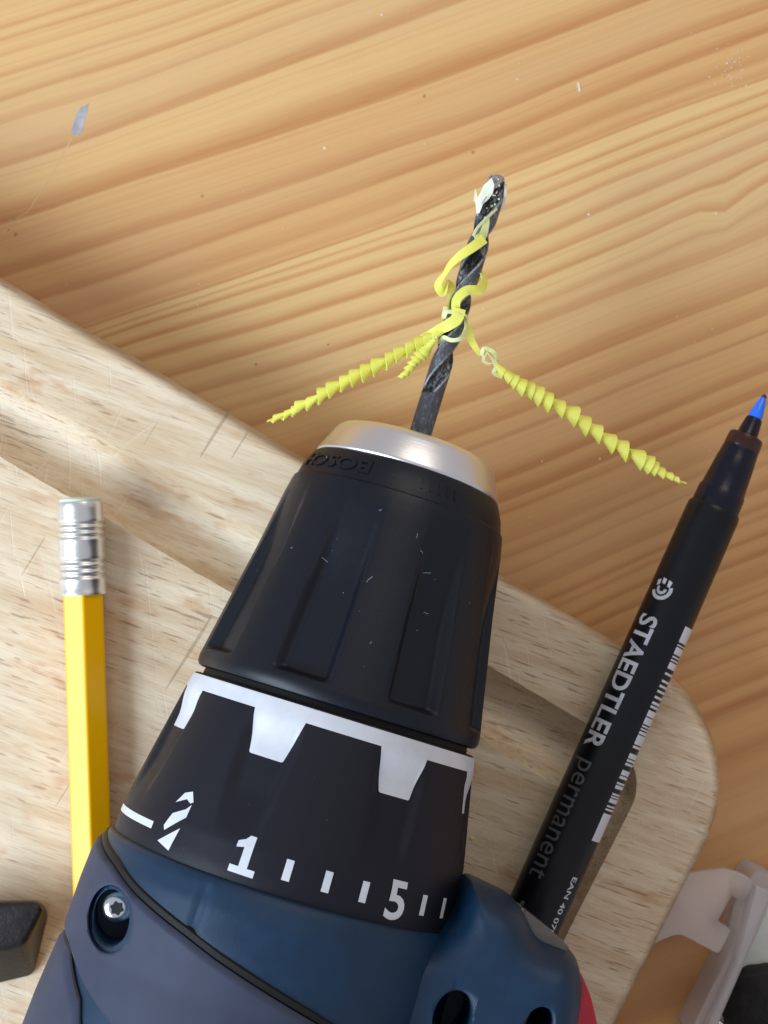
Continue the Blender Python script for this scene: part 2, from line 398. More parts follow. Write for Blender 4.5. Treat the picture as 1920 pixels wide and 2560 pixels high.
# ------------------------------------------------------------------ cutting board
ZB = 1.8
C1 = W(1915, 1826, ZB); C1.z = 0
e1 = Vector((-.861, .508, 0)).normalized(); e2 = Vector((-.4515, -.892, 0)).normalized()
C = [C1 + e1 * 25, C1, C1 + e2 * 18, C1 + e1 * 25 + e2 * 18]
def board_ring(d, rad0=2.28, na=22, ne=90):
    n = 4; lines = []
    for i in range(n):
        a, b = C[i], C[(i + 1) % n]; t = (b - a).normalized(); nrm = Vector((t.y, -t.x, 0))
        cen = sum(C, Vector()) / 4
        if (cen - a).dot(nrm) < 0: nrm = -nrm
        lines.append((a + nrm * d, t))
    pts = []
    corners = []
    for i in range(n):
        (p, t), (q, u) = lines[i - 1], lines[i]
        k = ((q - p).x * u.y - (q - p).y * u.x) / (t.x * u.y - t.y * u.x); corners.append(p + t * k)
    arcs = []
    for i in range(n):
        c = corners[i]; t0 = -(corners[i] - corners[i - 1]).normalized(); t1 = (corners[(i + 1) % n] - c).normalized()
        ang = t0.angle(t1); r = max(rad0 - d, .06); L = r / math.tan(ang / 2); bis = (t0 + t1).normalized(); o = c + bis * (r / math.sin(ang / 2))
        a = c + t0 * L - o; b = c + t1 * L - o; A0 = math.atan2(a.y, a.x); A1 = math.atan2(b.y, b.x); dA = (A1 - A0 + math.pi) % (2 * math.pi) - math.pi
        arcs.append([o + Vector((math.cos(A0 + dA * k / na), math.sin(A0 + dA * k / na), 0)) * r for k in range(na + 1)])
    for i in range(n):
        pts += arcs[i]; a = arcs[i][-1]; b = arcs[(i + 1) % n][0]
        pts += [a.lerp(b, k / ne) for k in range(1, ne)]
    return pts
prof = [(.14, .0), (.03, .10), (0, .25), (0, .9), (0, 1.56), (.02, 1.66), (.06, 1.735), (.11, 1.775), (.17, 1.795), (.25, ZB), (.9, ZB), (1.405, ZB)]
gw, gd, gc = .55, .50, 1.965
for k in range(1, 16):
    x = -1 + 2 * k / 16; prof.append((gc + gw * x, ZB - gd * math.sqrt(max(0, 1 - abs(x) ** 2.1))))
prof += [(2.522, ZB), (3.2, ZB), (4.6, ZB), (6.5, ZB)]
rings = [(board_ring(d), z, d) for d, z in prof]; nb = len(rings[0][0]); vs = []
for pts, z, d in rings:
    for k, p in enumerate(pts):
        wob = .022 * noise.noise(Vector((p.x * .9, p.y * .9, d))) + .010 * noise.noise(Vector((p.x * 4, p.y * 4, d * 3)))
        if d > 2.6: wob = 0
        q = p + Vector((e1.y, -e1.x, 0)) * wob; vs.append(Vector((q.x, q.y, z + (0 if z < .2 else .010 * noise.noise(Vector((p.x * 1.6, p.y * 1.6, 5 + d)))))))
fs = grid_faces(len(rings), nb, True); fs.append(tuple((len(rings) - 1) * nb + j for j in range(nb)))
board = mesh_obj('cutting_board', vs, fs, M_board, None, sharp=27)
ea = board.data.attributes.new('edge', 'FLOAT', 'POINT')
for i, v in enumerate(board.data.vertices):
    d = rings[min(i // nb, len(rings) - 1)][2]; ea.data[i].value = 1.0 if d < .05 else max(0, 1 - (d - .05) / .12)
tag(board, 'pale wooden cutting board with rounded corner and juice groove under the drill', 'cutting board')
# ------------------------------------------------------------------ pencil
def axis_matrix(p, q):         # local +Y from p towards q, local +Z as near up as possible
    y = (q - p).normalized(); x = y.cross(Vector((0, 0, 1))).normalized(); z = x.cross(y)
    m = Matrix((x, y, z)).transposed().to_4x4(); m.translation = p; return m
zp = ZB + .345
p_f = W(208, 1481, zp); p_end = W(253, 2640, zp); p_tip = W(200.5, 1252, zp)
PM = axis_matrix(p_f, p_tip)   # +Y towards the eraser
Lf = (p_tip - p_f).length; Lb = (p_end - p_f).length
pencil = thing('pencil', 'yellow hexagonal pencil with ribbed silver ferrule lying on the cutting board', 'pencil', mat=PM)
def hexr(A):
    a = (A - 10 + 30) % 60 - 30; a = abs(((A - 10) % 60) - 30)        # corners at 10 + 60k
    r = .365 * math.cos(R(30)) / math.cos(R(min(a, 30) if a < 27 else 27 + (a - 27) * .3)); return r
revolve('barrel', densify([(-Lb, .0), (-Lb, 1), (0, 1)], .5), M_pencil, pencil, 180, lambda A, s, r: hexr(A) * r, sharp=60)
fp = [(-.03, .30), (-.03, .385), (.0, .388)]
def rib(a, b, n, r0=.376, dr=.030):
    out = []
    for i in range(n * 8 + 1):
        t = i / 8; out.append((a + (b - a) * i / (n * 8), r0 - dr * (.5 - .5 * math.cos(2 * math.pi * t))))
    return out
Lf0 = Lf
fp += [(.03, .376), (.20, .374)] + rib(.22, .56, 3) + [(.60, .376), (.72, .370), (.84, .372)] + rib(.86, 1.16, 3) + [(1.20, .371), (1.36, .366), (Lf0 - .05, .362), (Lf0 - .02, .352), (Lf0 - .02, .325)]
revolve('ferrule', fp, M_ferrule, pencil, 96, lambda A, s, r: r + .003 * noise.noise(Vector((math.sin(R(A)) * 3, s * 3, math.cos(R(A)) * 3))), sharp=50)
revolve('eraser', [(Lf0 - .3, .32), (Lf0 - .02, .334), (Lf0 + .025, .33), (Lf0 + .05, .30), (Lf0 + .055, .2)], M_eraser, pencil, 48)
# ------------------------------------------------------------------ marker pen
zm = ZB + .475
m0 = W(1787, 1270, zm); mt = W(1787 + .4055 * 300, 1270 - .914 * 300, zm - .10)
MM = axis_matrix(m0, mt)
marker = thing('marker_pen', 'uncapped black permanent marker with blue nib resting across the board corner', 'marker pen', mat=MM)
def pen_r(s): return interp([(-9, .44), (-8.2, .468), (-5.5, .470), (-3, .458), (-.06, .434), (0, .42)], s)
revolve('barrel', [(-8.5, .30), (-8.48, .42)] + densify([(-8.4, .455), (-.10, .435)], .4) + [(-.03, .428), (0, .41), (0, .37)], M_pen, marker, 96, lambda A, s, r: (pen_r(s) if -8.3 < s < -.1 else r))
revolve('grip_section', [(-.05, .38), (0, .392), (.28, .385), (.30, .375), (.33, .362), (.62, .335), (.86, .316), (.88, .308), (1.02, .296), (1.05, .290)], M_pen2, marker, 72)
revolve('collar_band', [(1.03, .28), (1.05, .291), (1.22, .287), (1.27, .275), (1.285, .25), (1.285, .14)], M_penred, marker, 72)
revolve('nib_holder', [(1.24, .20), (1.28, .182), (1.30, .172), (1.55, .140), (1.585, .132), (1.60, .118)], M_pen2, marker, 48)
revolve('nib', [(1.58, .105), (1.63, .118), (1.75, .098), (1.88, .068), (1.955, .048)], M_nib, marker, 40)
revolve('nib_point', [(1.945, .040), (1.965, .046), (1.995, .040), (2.02, .022), (2.025, .01)], M_nib2, marker, 24)
# print on the barrel: x' runs back along the barrel, y' round it towards the right-hand side
def pen_map(s0, A0, ks=1.0, kA=1.0):
    def f(x, y, h):
        s = s0 - x * ks; r = pen_r(s); A = A0 + math.degrees(y * kA / r); return pol(A, r + .004 + h, s)
    return f
def fit_text(txt, length, height, bold):
    me = curve2d(text=txt, size=1.0, bold=bold); xs = [v.co.x for v in me.vertices]; ys = [v.co.y for v in me.vertices]
    x0, x1, y0, y1 = min(xs), max(xs), min(ys), max(ys)
    for v in me.vertices: v.co.x = (v.co.x - x0) / (x1 - x0) * length; v.co.y = (v.co.y - y0) / (y1 - y0) * height
    return me
def pen_pos(px, py):           # photo point -> (distance behind the shoulder, offset across) in cm
    k = (H - zm - .3) / F; dx, dy = px - 1787, py - 1270
    return (dx * -.4055 + dy * .914) * k, (dx * .914 + dy * .4055) * k
s1 = pen_pos(1606, 1538)[0]; s2 = pen_pos(1470, 1868)[0]
lt = surf_print('brand_lettering', fit_text('STAEDTLER', s2 - s1 + .02, .345, .022), pen_map(-s1, -66), M_pprint, marker)
s1 = pen_pos(1440, 1893)[0]; s2 = pen_pos(1325, 2185)[0]
surf_print('permanent_lettering', fit_text('permanent', s2 - s1, .40, .0), pen_map(-s1, -71), M_pprint2, marker)
s1 = pen_pos(1440, 2193)[0]; s2 = pen_pos(1383, 2325)[0]
surf_print('article_number', fit_text('EAN 40 078', s2 - s1 + .06, .105, .008), pen_map(-s1, 30), M_print, marker, maxlen=.04)
s1 = pen_pos(1460, 2290)[0]
def arc_poly(cx, cy, r0, r1, a0, a1, n=16):
    o = [(cx + r1 * math.cos(R(a0 + (a1 - a0) * k / n)), cy + r1 * math.sin(R(a0 + (a1 - a0) * k / n))) for k in range(n + 1)]
    return o + [(cx + r0 * math.cos(R(a1 + (a0 - a1) * k / n)), cy + r0 * math.sin(R(a1 + (a0 - a1) * k / n))) for k in range(n + 1)]
s1 = pen_pos(1650, 1478)[0]
logo = [arc_poly(0, 0, .125, .185, -70, 112), arc_poly(.0, .0, .045, .095, -115, 95), [(-.15, .13), (-.05, .12), (-.06, .07), (-.17, .06)], [(-.17, .02), (-.08, .02), (-.09, -.04), (-.18, -.05)],
        [(-.15, -.08), (-.06, -.07), (-.03, -.13), (-.12, -.15)]]
surf_print('emblem', curve2d(polys=logo), pen_map(-s1, -44), M_pprint, marker)
b0 = pen_pos(1706, 1570)[0]; b1 = pen_pos(1490, 2106)[0]; Lb_ = b1 - b0
bars = [(0, .085)]; x = .10; rb = random.Random(5)
bars += [(.098, .104), (.112, .150), (.160, .168), (.178, .186), (.194, .228), (.250, .262), (.290, .302), (.318, .330), (.346, .358), (.378, .390), (.408, .422), (.430, .442), (.456, .488), (.494, .530),
         (.538, .546), (.554, .562), (.570, .584), (.590, .640), (.648, .660), (.690, .716), (.722, .734), (.742, .754), (.780, .806), (.812, .826), (.846, .856), (.862, .880), (.905, .914), (.920, .928), (.934, .955)]
bars = [(a * .86, b * .86) for a, b in bars] + [(.835, .842), (.85, .858), (.872, 1.0)]
surf_print('barcode', curve2d(polys=[[(a * Lb_, 0), (b * Lb_, 0), (b * Lb_, .30), (a * Lb_, .30)] for a, b in bars]), pen_map(-b0, 36), M_print, marker)
surf_print('emblem', curve2d(polys=[arc_poly(0, 0, .10, .17, -80, 100)]), pen_map(-pen_pos(1290, 2245)[0], -58), M_pprint2, marker)
# ------------------------------------------------------------------ cordless drill; local frame: Y along the spindle to the tip, X right, Z up
al, ph = R(17.1), R(7.4)
ex = Vector((math.cos(al), -math.sin(al), 0)); ey = Vector((math.sin(al) * math.cos(ph), math.cos(al) * math.cos(ph), -math.sin(ph))); ez = ex.cross(ey)
D0 = Matrix((ex, ey, ez)).transposed().to_4x4(); D0.translation = W(835, 1788, 4.1)
drill = thing('cordless_drill', 'blue and black cordless drill with keyless chuck lying across the cutting board', 'power drill', mat=D0)
# --- chuck sleeve with eight flutes
SP = [(.14, 2.02), (.12, 2.10), (.14, 2.16), (.20, 2.19), (.30, 2.19), (2.08, 1.865), (3.0, 1.72), (3.22, 1.675), (3.29, 1.655), (3.31, 1.625), (3.50, 1.575), (3.66, 1.50), (3.74, 1.455), (3.76, 1.40)]
def sleeve_cut(A, s):
    a = abs((A + 17 + 22.5) % 45 - 22.5)
    m_ = 1 - smooth((a - 8.2) / 4.0)
    lo = smooth((s - .36) / .11); hi = 1 - smooth((s - 1.5) / 1.75)
    return .15 * m_ * lo * hi
def sleeve_r(A, s, r=None):
    if r is None: r = interp(SP[4:], s)
    return r - (sleeve_cut(A, s) if .3 < s < 3.3 else 0)
pr = SP[:5] + densify([(.30, 2.19), (.60, 2.19 - .055)], .02)[1:] + densify([(.60, 2.135), (2.08, 1.865), (3.0, 1.72), (3.22, 1.675)], .08)[1:] + SP[8:]
sleeve = revolve('chuck_sleeve', pr, M_sleeve, drill, 360, sleeve_r, sharp=40)
me = fit_text('BOSCH', 1.36, .205, .03)
def band_map(x, y, h):
    A = -20.5 - math.degrees(x / 1.53); s = 3.63 - y; r = interp(SP, s); return pol(A, r - .004 + h, s)
surf_print('raised_lettering', me, band_map, M_sleeve, sleeve, raise_=.024)
me = curve2d(polys=[[(i * .13, 0), (i * .13 + .035, 0), (i * .13 + .035, .15), (i * .13, .15)] for i in range(5)])
surf_print('raised_marks', me, lambda x, y, h: pol(8 + math.degrees(x / 1.53), interp(SP, 3.44 + y) - .004 + h, 3.44 + y), M_sleeve, sleeve, raise_=.014)
rl = random.Random(21)
for A0, s0, rot, ln in ((-3, 1.95, 60, .12), (-26, 2.05, -20, .10), (22, 2.3, 15, .14), (12, 2.75, 80, .07), (-8, 2.95, 30, .05), (27, 1.75, 5, .09), (5, 1.1, 70, .04), (-44, 2.1, 20, .04), (16, 2.55, -40, .06)):
    sg = []; y = 0
    for i in range(5): sg.append((ln * (i / 4 - .5), rl.uniform(-.008, .008)))
    pl = [(x_, y_ + .005) for x_, y_ in sg] + [(x_, y_ - .005) for x_, y_ in reversed(sg)]
    c_, s_ = math.cos(R(rot)), math.sin(R(rot)); pl = [(a * c_ - b * s_, a * s_ + b * c_) for a, b in pl]
    surf_print('lint', curve2d(polys=[pl]), (lambda A0, s0: lambda x, y, h: pol(A0 + math.degrees(x / 1.9), sleeve_r(A0 + math.degrees(x / 1.9), s0 + y) + .004, s0 + y))(A0, s0), M_lint, sleeve)
nose = revolve('nose_ring', [(3.70, 1.36), (3.755, 1.432), (3.78, 1.445), (3.81, 1.438), (4.16, 1.275), (4.23, 1.235), (4.275, 1.18), (4.30, 1.10), (4.305, .98), (4.30, .70), (4.20, .58), (3.9, .50), (3.8, .2)], M_ring, drill, 180, sharp=60)
for k in range(3):
    a = 120 * k + 30
    vs = []
    for (rr0, ss) in ((.18, 3.9), (.50, 3.9), (.42, 4.28), (.19, 4.36)):
        for da in (-26, 26): vs.append(pol(a + da * .18 / rr0 * 1.3, rr0, ss))
    mesh_obj('jaw', vs, [(0, 1, 3, 2), (2, 3, 5, 4), (4, 5, 7, 6), (6, 7, 1, 0), (0, 2, 4, 6), (1, 3, 5, 7)], M_screw, drill, flat=True)
revolve('neck', [(-.1, 1.9), (-.08, 2.04), (.05, 2.06), (.15, 2.04), (.17, 1.9)], M_seam, drill, 96)
# --- torque collar
CP = [(.03, 1.95), (.03, 2.12), (.02, 2.165), (-.02, 2.19), (-.25, 2.245), (-1.29, 2.445), (-2.0, 2.575), (-2.30, 2.60), (-2.50, 2.605), (-2.55, 2.59), (-2.58, 2.54), (-2.58, 2.3)]
TE = (-117, -68, -19, 29, 78, 128, 178, 228)
def collar_prof(s): return interp(sorted(CP[3:-1]), s)
def collar_r(A, s, r=None):
    if r is None: r = collar_prof(s)
    A = (A + 180) % 360 - 180; d = 0
    for t in TE:
        a = abs((A - t + 180) % 360 - 180)
        k = smooth((-s - .15) / .5) * (1 - smooth((-s - 1.25) / .75)); wdt = 10.5 - 3.0 * smooth((-s - .3) / 1.5)
        d = max(d, .085 * k * (1 - smooth((a - wdt + 3) / 4.2)))
    return r - d
cp = CP[:4] + densify([(-.02, 2.19), (-.25, 2.245), (-1.29, 2.445), (-2.0, 2.575), (-2.30, 2.60)], .06)[1:] + CP[8:]
collar = revolve('torque_collar', cp, M_collar, drill, 360, collar_r, sharp=40)
# silver crown print: band with teeth
vs = []; fs = []; nA = 720; ns = 12
for j in range(nA):
    A = j * .5 - 180; sb = -.21
    for t in TE:
        a = abs((A - t + 180) % 360 - 180)
        if a < 10: sb = min(sb, -.215 - .60 * min(1, (10 - a) / 3.6))
    for i in range(ns + 1):
        s = .0 + (sb - .0) * (i / ns)
        vs.append(pol(A, collar_r(A, min(s, -.02)) + .005 - (0 if i else .008), s))
for j in range(nA):
    j2 = (j + 1) % nA
    for i in range(ns): fs.append((j * (ns + 1) + i, j2 * (ns + 1) + i, j2 * (ns + 1) + i + 1, j * (ns + 1) + i + 1))
mesh_obj('crown_print', vs, fs, M_print, collar, sharp=60)
def cmap(A0, s0):
    def f(x, y, h): s = s0 + y; A = A0 + math.degrees(x / 2.59); return pol(A, collar_r(A, s) + .006 + h, s)
    return f
def cprint(name, polys=None, me=None, A0=0, s0=0): return surf_print(name, me or curve2d(polys=polys), cmap(A0, s0), M_print, collar)
one = [(-.17, -.26), (.19, -.26), (.19, -.165), (.078, -.165), (.078, .26), (-.01, .26), (-.06, .20), (-.155, .155), (-.155, .07), (-.045, .095), (-.045, -.165), (-.17, -.165)]
cprint('number', [one], A0=-13.4, s0=-2.10)
me5 = fit_text('5', .33, .53, .02)
for v in me5.vertices: v.co.x -= .165; v.co.y -= .265
cprint('number', me=me5, A0=36.2, s0=-2.13)
for A in (0.0, 12.1, 24.2, 48.2, 60.3, 72.5, 84.6): cprint('tick', [[(-.053, -.14), (.053, -.14), (.053, .14), (-.053, .14)]], A0=A, s0=-2.12)
cprint('number', me=fit_text('9', .33, .53, .02), A0=92, s0=-2.38)
sym = [[(-.15, .20), (-.055, .36), (.075, .41), (.165, .28), (.12, .25), (.03, .29)], [(-.18, -.14), (-.11, .05), (.09, .16), (.155, .24), (.155, .06), (-.14, -.20)], [(-.19, -.36), (.13, -.10), (.07, -.43)]]
cprint('drill_symbol', sym, A0=-40, s0=-1.96)
cprint('symbol_line', [[(-2.0 + .08 * i, -.05) for i in range(20)] + [(-2.0 + .08 * i, .05) for i in range(19, -1, -1)]], A0=-49 + 10.5, s0=-2.16)
# --- gear housing: turned body with a shoulder to the right towards the handle
HP = [(-2.28, 2.30), (-2.46, 2.50), (-2.48, 2.62), (-2.52, 2.67), (-2.60, 2.70), (-2.85, 2.755), (-3.3, 2.785), (-4.0, 2.80), (-5.0, 2.90), (-6.5, 2.98), (-8.2, 2.98), (-8.9, 2.8), (-9.3, 2.4), (-9.5, 1.9)]
def hous_prof(s): return interp(sorted(HP), s)
def hous_r(A, s, r=None):
    if r is None: r = hous_prof(s)
    A = (A + 180) % 360 - 180
    if s < -2.5:   # shallow parting crease running back from the collar
        k = smooth((-s - 2.5) / .2) * (1 - smooth((-s - 3.15) / .3))
        r -= .045 * k * (1 - smooth(abs(A + 20.8) / 2.4)) - .012 * k * smooth((A + 24) / 2) * (1 - smooth((A + 18) / 20))
    return r
body = revolve('housing', HP[:5] + densify(HP[4:10], .07)[1:] + HP[10:], M_blue, drill, 300, hous_r, sharp=50)
plan = [(2.44, -1.78), (2.52, -1.62), (3.21, -1.72), (3.45, -1.88), (3.68, -2.14), (4.11, -2.165), (4.31, -2.23), (4.48, -2.49), (4.56, -2.77), (4.62, -3.29), (4.66, -6.2), (4.3, -7.2), (.6, -7.6), (.6, -3.2), (1.7, -2.75), (2.12, -2.56), (2.40, -2.2)]
plan = round_poly(plan, [.1, .08, .25, .12, .14, .12, .12, .15, .2, .3, .4, .4, .3, .3, .3, .1, .1], 4)
ol = []
for p_, q_ in zip(plan, plan[1:] + plan[:1]):
    L_ = math.dist(p_, q_); k_ = max(1, int(L_ / .06))
    for i in range(k_): ol.append((p_[0] + (q_[0] - p_[0]) * i / k_, p_[1] + (q_[1] - p_[1]) * i / k_))
def edge_dist(x, y):
    best = 9
    for (ax, ay), (bx, by) in zip(plan, plan[1:] + plan[:1]):
        dx, dy = bx - ax, by - ay; L2 = dx * dx + dy * dy
        t = 0 if L2 < 1e-12 else max(0, min(1, ((x - ax) * dx + (y - ay) * dy) / L2)); best = min(best, math.hypot(ax + dx * t - x, ay + dy * t - y))
    return best
cx_, cy_ = 2.9, -4.4; vs = []; ks = [1.0, .996, .99, .982, .97, .955, .94, .92, .90, .87, .84, .80, .76, .71, .66, .6, .5, .4, .3, .2, .08]
for z_, kk in ((-1.3, .90), (-.6, .95), (.0, .985)):
    for x, y in ol: vs.append((cx_ + (x - cx_) * kk, cy_ + (y - cy_) * kk - .05, z_))
for kk in ks:
    for x, y in ol:
        X_, Y_ = cx_ + (x - cx_) * kk, cy_ + (y - cy_) * kk; d_ = edge_dist(X_, Y_)
        vs.append((X_, Y_, .25 + 1.43 * (1 - (1 - min(d_ / .62, 1)) ** 2.8) ** (1 / 2.8) + .04 * smooth(d_ / 1.3)))
n_ = len(ol); nr_ = 3 + len(ks); fs = grid_faces(nr_, n_, True) + [tuple(range(n_)), tuple((nr_ - 1) * n_ + j for j in range(n_))]
shoulder = mesh_obj('shoulder', vs, fs, M_blue, drill, sharp=60)
link_mesh('handle_core', prism(round_poly([(1.0, -3.1), (3.9, -2.9), (4.2, -3.4), (4.3, -6.8), (1.0, -7.2)], .3, 4), -1.6, .3, bev=.4, seg=4), M_blue, drill, sharp=30)

def cyl_cut(x, y, z0, z1, rx, ry, mat, rot=0, taper=1.0, n=48):
    vs = []; c_, s_ = math.cos(R(rot)), math.sin(R(rot))
    for z, k in ((z0, taper), (z1, 1)):
        for j in range(n):
            a = 6.28318 * j / n; u, v = rx * k * math.cos(a), ry * k * math.sin(a); vs.append((x + u * c_ - v * s_, y + u * s_ + v * c_, z))
    fs = grid_faces(2, n, True) + [tuple(range(n)), tuple(range(n, 2 * n))]
    return mesh_obj('cut', vs, fs, mat, drill)
M_hole = plain('dark_recess', (.006, .009, .014), .6)
cuts = [(shoulder, (2.75, -3.45, .0, 3, .27, .38)), (shoulder, (3.93, -3.20, .0, 3, .20, .25))]
for tgt, a in cuts:
    c = cyl_cut(*a, M_hole); bpy.context.view_layer.update(); boolean_cut(tgt, c); cm = c.data; bpy.data.objects.remove(c); bpy.data.meshes.remove(cm)
def screw(x, y, z, r):
    sw = revolve('screw', [(-.25, r * .6), (-.02, r * .98), (.02, r), (.06, r * .93), (.10, r * .70), (.115, r * .50)], M_screw, drill, 36, cap=True)
    sw.matrix_local = Matrix.Translation((x, y, z)) @ Matrix.Rotation(R(90), 4, 'X')
    # star socket in the head
    n = 24; vs = []
    for zz, k in ((.112, 1), (.108, .86), (.118, 1)):
        pass
    vs = [(0, .118, 0)] + [(r * .40 * (1 + .16 * math.cos(6 * 6.28318 * j / n)) * math.cos(6.28318 * j / n), .120, r * .40 * (1 + .16 * math.cos(6 * 6.28318 * j / n)) * math.sin(6.28318 * j / n)) for j in range(n)]
    mesh_obj('socket', vs, [(0, 1 + j, 1 + (j + 1) % n) for j in range(n)], M_hole, sw, flat=True)
    return sw
screw(3.86, -3.22, .12, .15); screw(2.72, -3.55, .04, .19)
# rubber grip panels, raised on the body, each a closed shell bounded by two lines of (A, s)
def shell(name, up, lo, mat, r_in=-.02, r_out=.075, na=60, nsn=30, edge=.05, parent=drill):
    """up/lo: tables s(A) of the front and rear edges over the same range of A"""
    A0, A1 = up[0][0], up[-1][0]; vs_o = []; vs_i = []
    for j in range(na + 1):
        A = A0 + (A1 - A0) * j / na; sa_, sb_ = interp(up, A), interp(lo, A)
        for i in range(nsn + 1):
            t = i / nsn; s = sa_ + (sb_ - sa_) * t
            dd = min(t * (sa_ - sb_), (1 - t) * (sa_ - sb_), (A - A0) * .048, (A1 - A) * .048)
            e = r_out if dd > edge else (r_out - .045 + .045 * math.sqrt(max(0, 1 - (1 - max(dd, 0) / edge) ** 2)))
            vs_o.append(pol(A, hous_prof(s) + e, s)); vs_i.append(pol(A, hous_prof(s) + r_in, s))
    n = (na + 1) * (nsn + 1); fs = grid_faces(na + 1, nsn + 1); fs += [tuple(k + n for k in f) for f in fs]
    bd = [j * (nsn + 1) for j in range(na + 1)] + [na * (nsn + 1) + i for i in range(1, nsn + 1)] + [j * (nsn + 1) + nsn for j in range(na - 1, -1, -1)] + [i for i in range(nsn - 1, 0, -1)]
    for a, b in zip(bd, bd[1:] + bd[:1]): fs.append((a, b, b + n, a + n))
    return mesh_obj(name, vs_o + vs_i, fs, mat, parent, sharp=45)
GU = [(-150, -2.6), (-90, -2.64), (-76, -2.70), (-56, -2.86), (-42, -3.07), (-21, -3.33), (-11, -3.48), (8.5, -3.74), (18.5, -3.87), (35, -4.12), (50, -4.4)]
GL = [(-150, -4.0), (-80, -4.0), (-64, -4.12), (-47, -4.46), (-34, -4.7), (-10, -5.2), (50, -6.2)]
G2U = [(-150, -4.1), (-80, -4.1), (-64.5, -4.16), (-48, -4.66), (-44, -4.95), (-30, -5.6), (-10, -6.2), (50, -7.2)]
grip = shell('rubber_grip', GU, GL, M_grip, na=120)
GA = [(A, s + .14) for A, s in GU]
shell('seam', GA, [(A, s - .01) for A, s in GU], M_seam, r_in=-.04, r_out=.03, na=120, nsn=4, edge=.02)
G2L = [(A, s - 3.0) for A, s in G2U]
shell('rubber_grip', G2U, [(A, max(s, -9.0)) for A, s in G2L], M_grip, na=120)
shell('seam', [(A, s + .06) for A, s in G2U], [(A, s - .01) for A, s in G2U], M_seam, r_in=-.04, r_out=.03, na=120, nsn=4, edge=.02)
# screw recess in the grip
sx, sy = -2.11, -3.50
for tgt, ka in ((body, 0), (grip, .065)):
    c = cyl_cut(sx, sy, 1.0, 3.2, .29 + ka, .37 + ka, M_blue, rot=12); bpy.context.view_layer.update(); boolean_cut(tgt, c); cm = c.data; bpy.data.objects.remove(c); bpy.data.meshes.remove(cm)
screw(sx + .02, sy + .11, 1.42, .22)
# lamp window, red trigger, handle
me = prism(round_poly([(3.40, -1.83), (3.80, -1.98), (4.16, -2.15), (4.10, -2.26), (3.74, -2.30), (3.44, -1.98)], .03, 3), .0, 1.0, bev=.015, seg=2)
link_mesh('lamp_window', me, M_lens, drill, sharp=30)
me = prism(round_poly([(4.35, -2.5), (4.45, -2.45), (4.70, -2.75), (4.98, -3.25), (5.28, -4.1), (5.4, -5.2), (4.35, -5.4)], .1, 5), -1.0, .75, bev=.2, seg=5)
link_mesh('trigger', me, M_red, drill, sharp=30)
me = prism(round_poly([(3.4, -5.2), (5.6, -5.0), (10.5, -6.4), (11.0, -9.6), (3.2, -8.2)], .6, 5), -1.45, 1.45, bev=.7, seg=5)
link_mesh('handle', me, M_grip, drill, sharp=30)
me = prism(round_poly([(10.0, -4.6), (13.0, -5.4), (12.2, -11.4), (9.4, -10.8)], .6, 5), -2.3, 2.3, bev=.5, seg=5)
link_mesh('battery', me, M_seam, drill, sharp=30)
# ------------------------------------------------------------------ drill bit, held in the chuck
TIP = 8.80
bit = thing('drill_bit', 'dark twist drill bit with worn spiral flutes clamped in the chuck', 'drill bit', mat=D0)
def flute(A, s):
    if s < 5.02: return .172
    k = smooth((s - 5.02) / .28); tw = (s - 5.0) * 360 / 1.95 + 21
    a = (A - tw) % 180; a = abs(a - 90)                  # 0 = middle of flute, 90 = middle of land
    web = .082; r = .172
    rf = web + (r - web) * smooth((a - 20) / 26)
    rr_ = .172 + (min(r, rf) - .172) * k
    if s > TIP - .09: rr_ *= max(.02, (TIP - s) / .09) ** .75
    return rr_
ss = [3.9, 4.4, 5.0] + [5.0 + i * .025 for i in range(1, int((TIP - .1 - 5) / .025))] + [TIP - .1 + i * .01 for i in range(0, 11)]
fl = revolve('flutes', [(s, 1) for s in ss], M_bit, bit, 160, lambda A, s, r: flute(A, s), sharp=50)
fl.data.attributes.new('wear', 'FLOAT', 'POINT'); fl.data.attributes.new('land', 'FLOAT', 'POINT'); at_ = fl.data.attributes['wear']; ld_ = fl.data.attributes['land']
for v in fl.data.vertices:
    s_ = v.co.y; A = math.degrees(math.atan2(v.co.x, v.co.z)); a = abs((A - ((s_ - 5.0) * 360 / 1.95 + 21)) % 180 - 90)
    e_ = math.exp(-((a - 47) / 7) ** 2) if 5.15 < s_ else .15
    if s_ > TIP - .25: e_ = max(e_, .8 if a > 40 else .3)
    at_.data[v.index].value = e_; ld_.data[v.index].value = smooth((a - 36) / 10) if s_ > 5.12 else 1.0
# ------------------------------------------------------------------ yellow shavings
def bit_axis(s): return D0 @ Vector((0, s, 0))
def ribbon_mesh(name, L, Rr, mat, th=.012, parent=None):
    vs = []
    for a, b in zip(L, Rr): vs += [a, b]
    fs = [(2 * i, 2 * i + 1, 2 * i + 3, 2 * i + 2) for i in range(len(L) - 1)]
    o = mesh_obj(name, vs, fs, mat, parent, flat=True); o.data.materials.append(M_y2)
    md = o.modifiers.new('thickness', 'SOLIDIFY'); md.thickness = th; md.offset = 0; md.material_offset_rim = 1
    return o
def smooth_path(pts, n):
    P = [Vector(p) for p in pts]; out = []
    m = len(P) - 1
    for i in range(n + 1):
        u = i / n * m; k = min(m - 1, int(u)); t = u - k
        p0 = P[k - 1] if k > 0 else 2 * P[0] - P[1]; p1 = P[k]; p2 = P[k + 1]; p3 = P[k + 2] if k < m - 1 else 2 * P[m] - P[m - 1]
        out.append(.5 * (2 * p1 + (p2 - p0) * t + (2 * p0 - 5 * p1 + 4 * p2 - p3) * t * t + (3 * p1 - p0 - 3 * p2 + p3) * t ** 3))
    return out
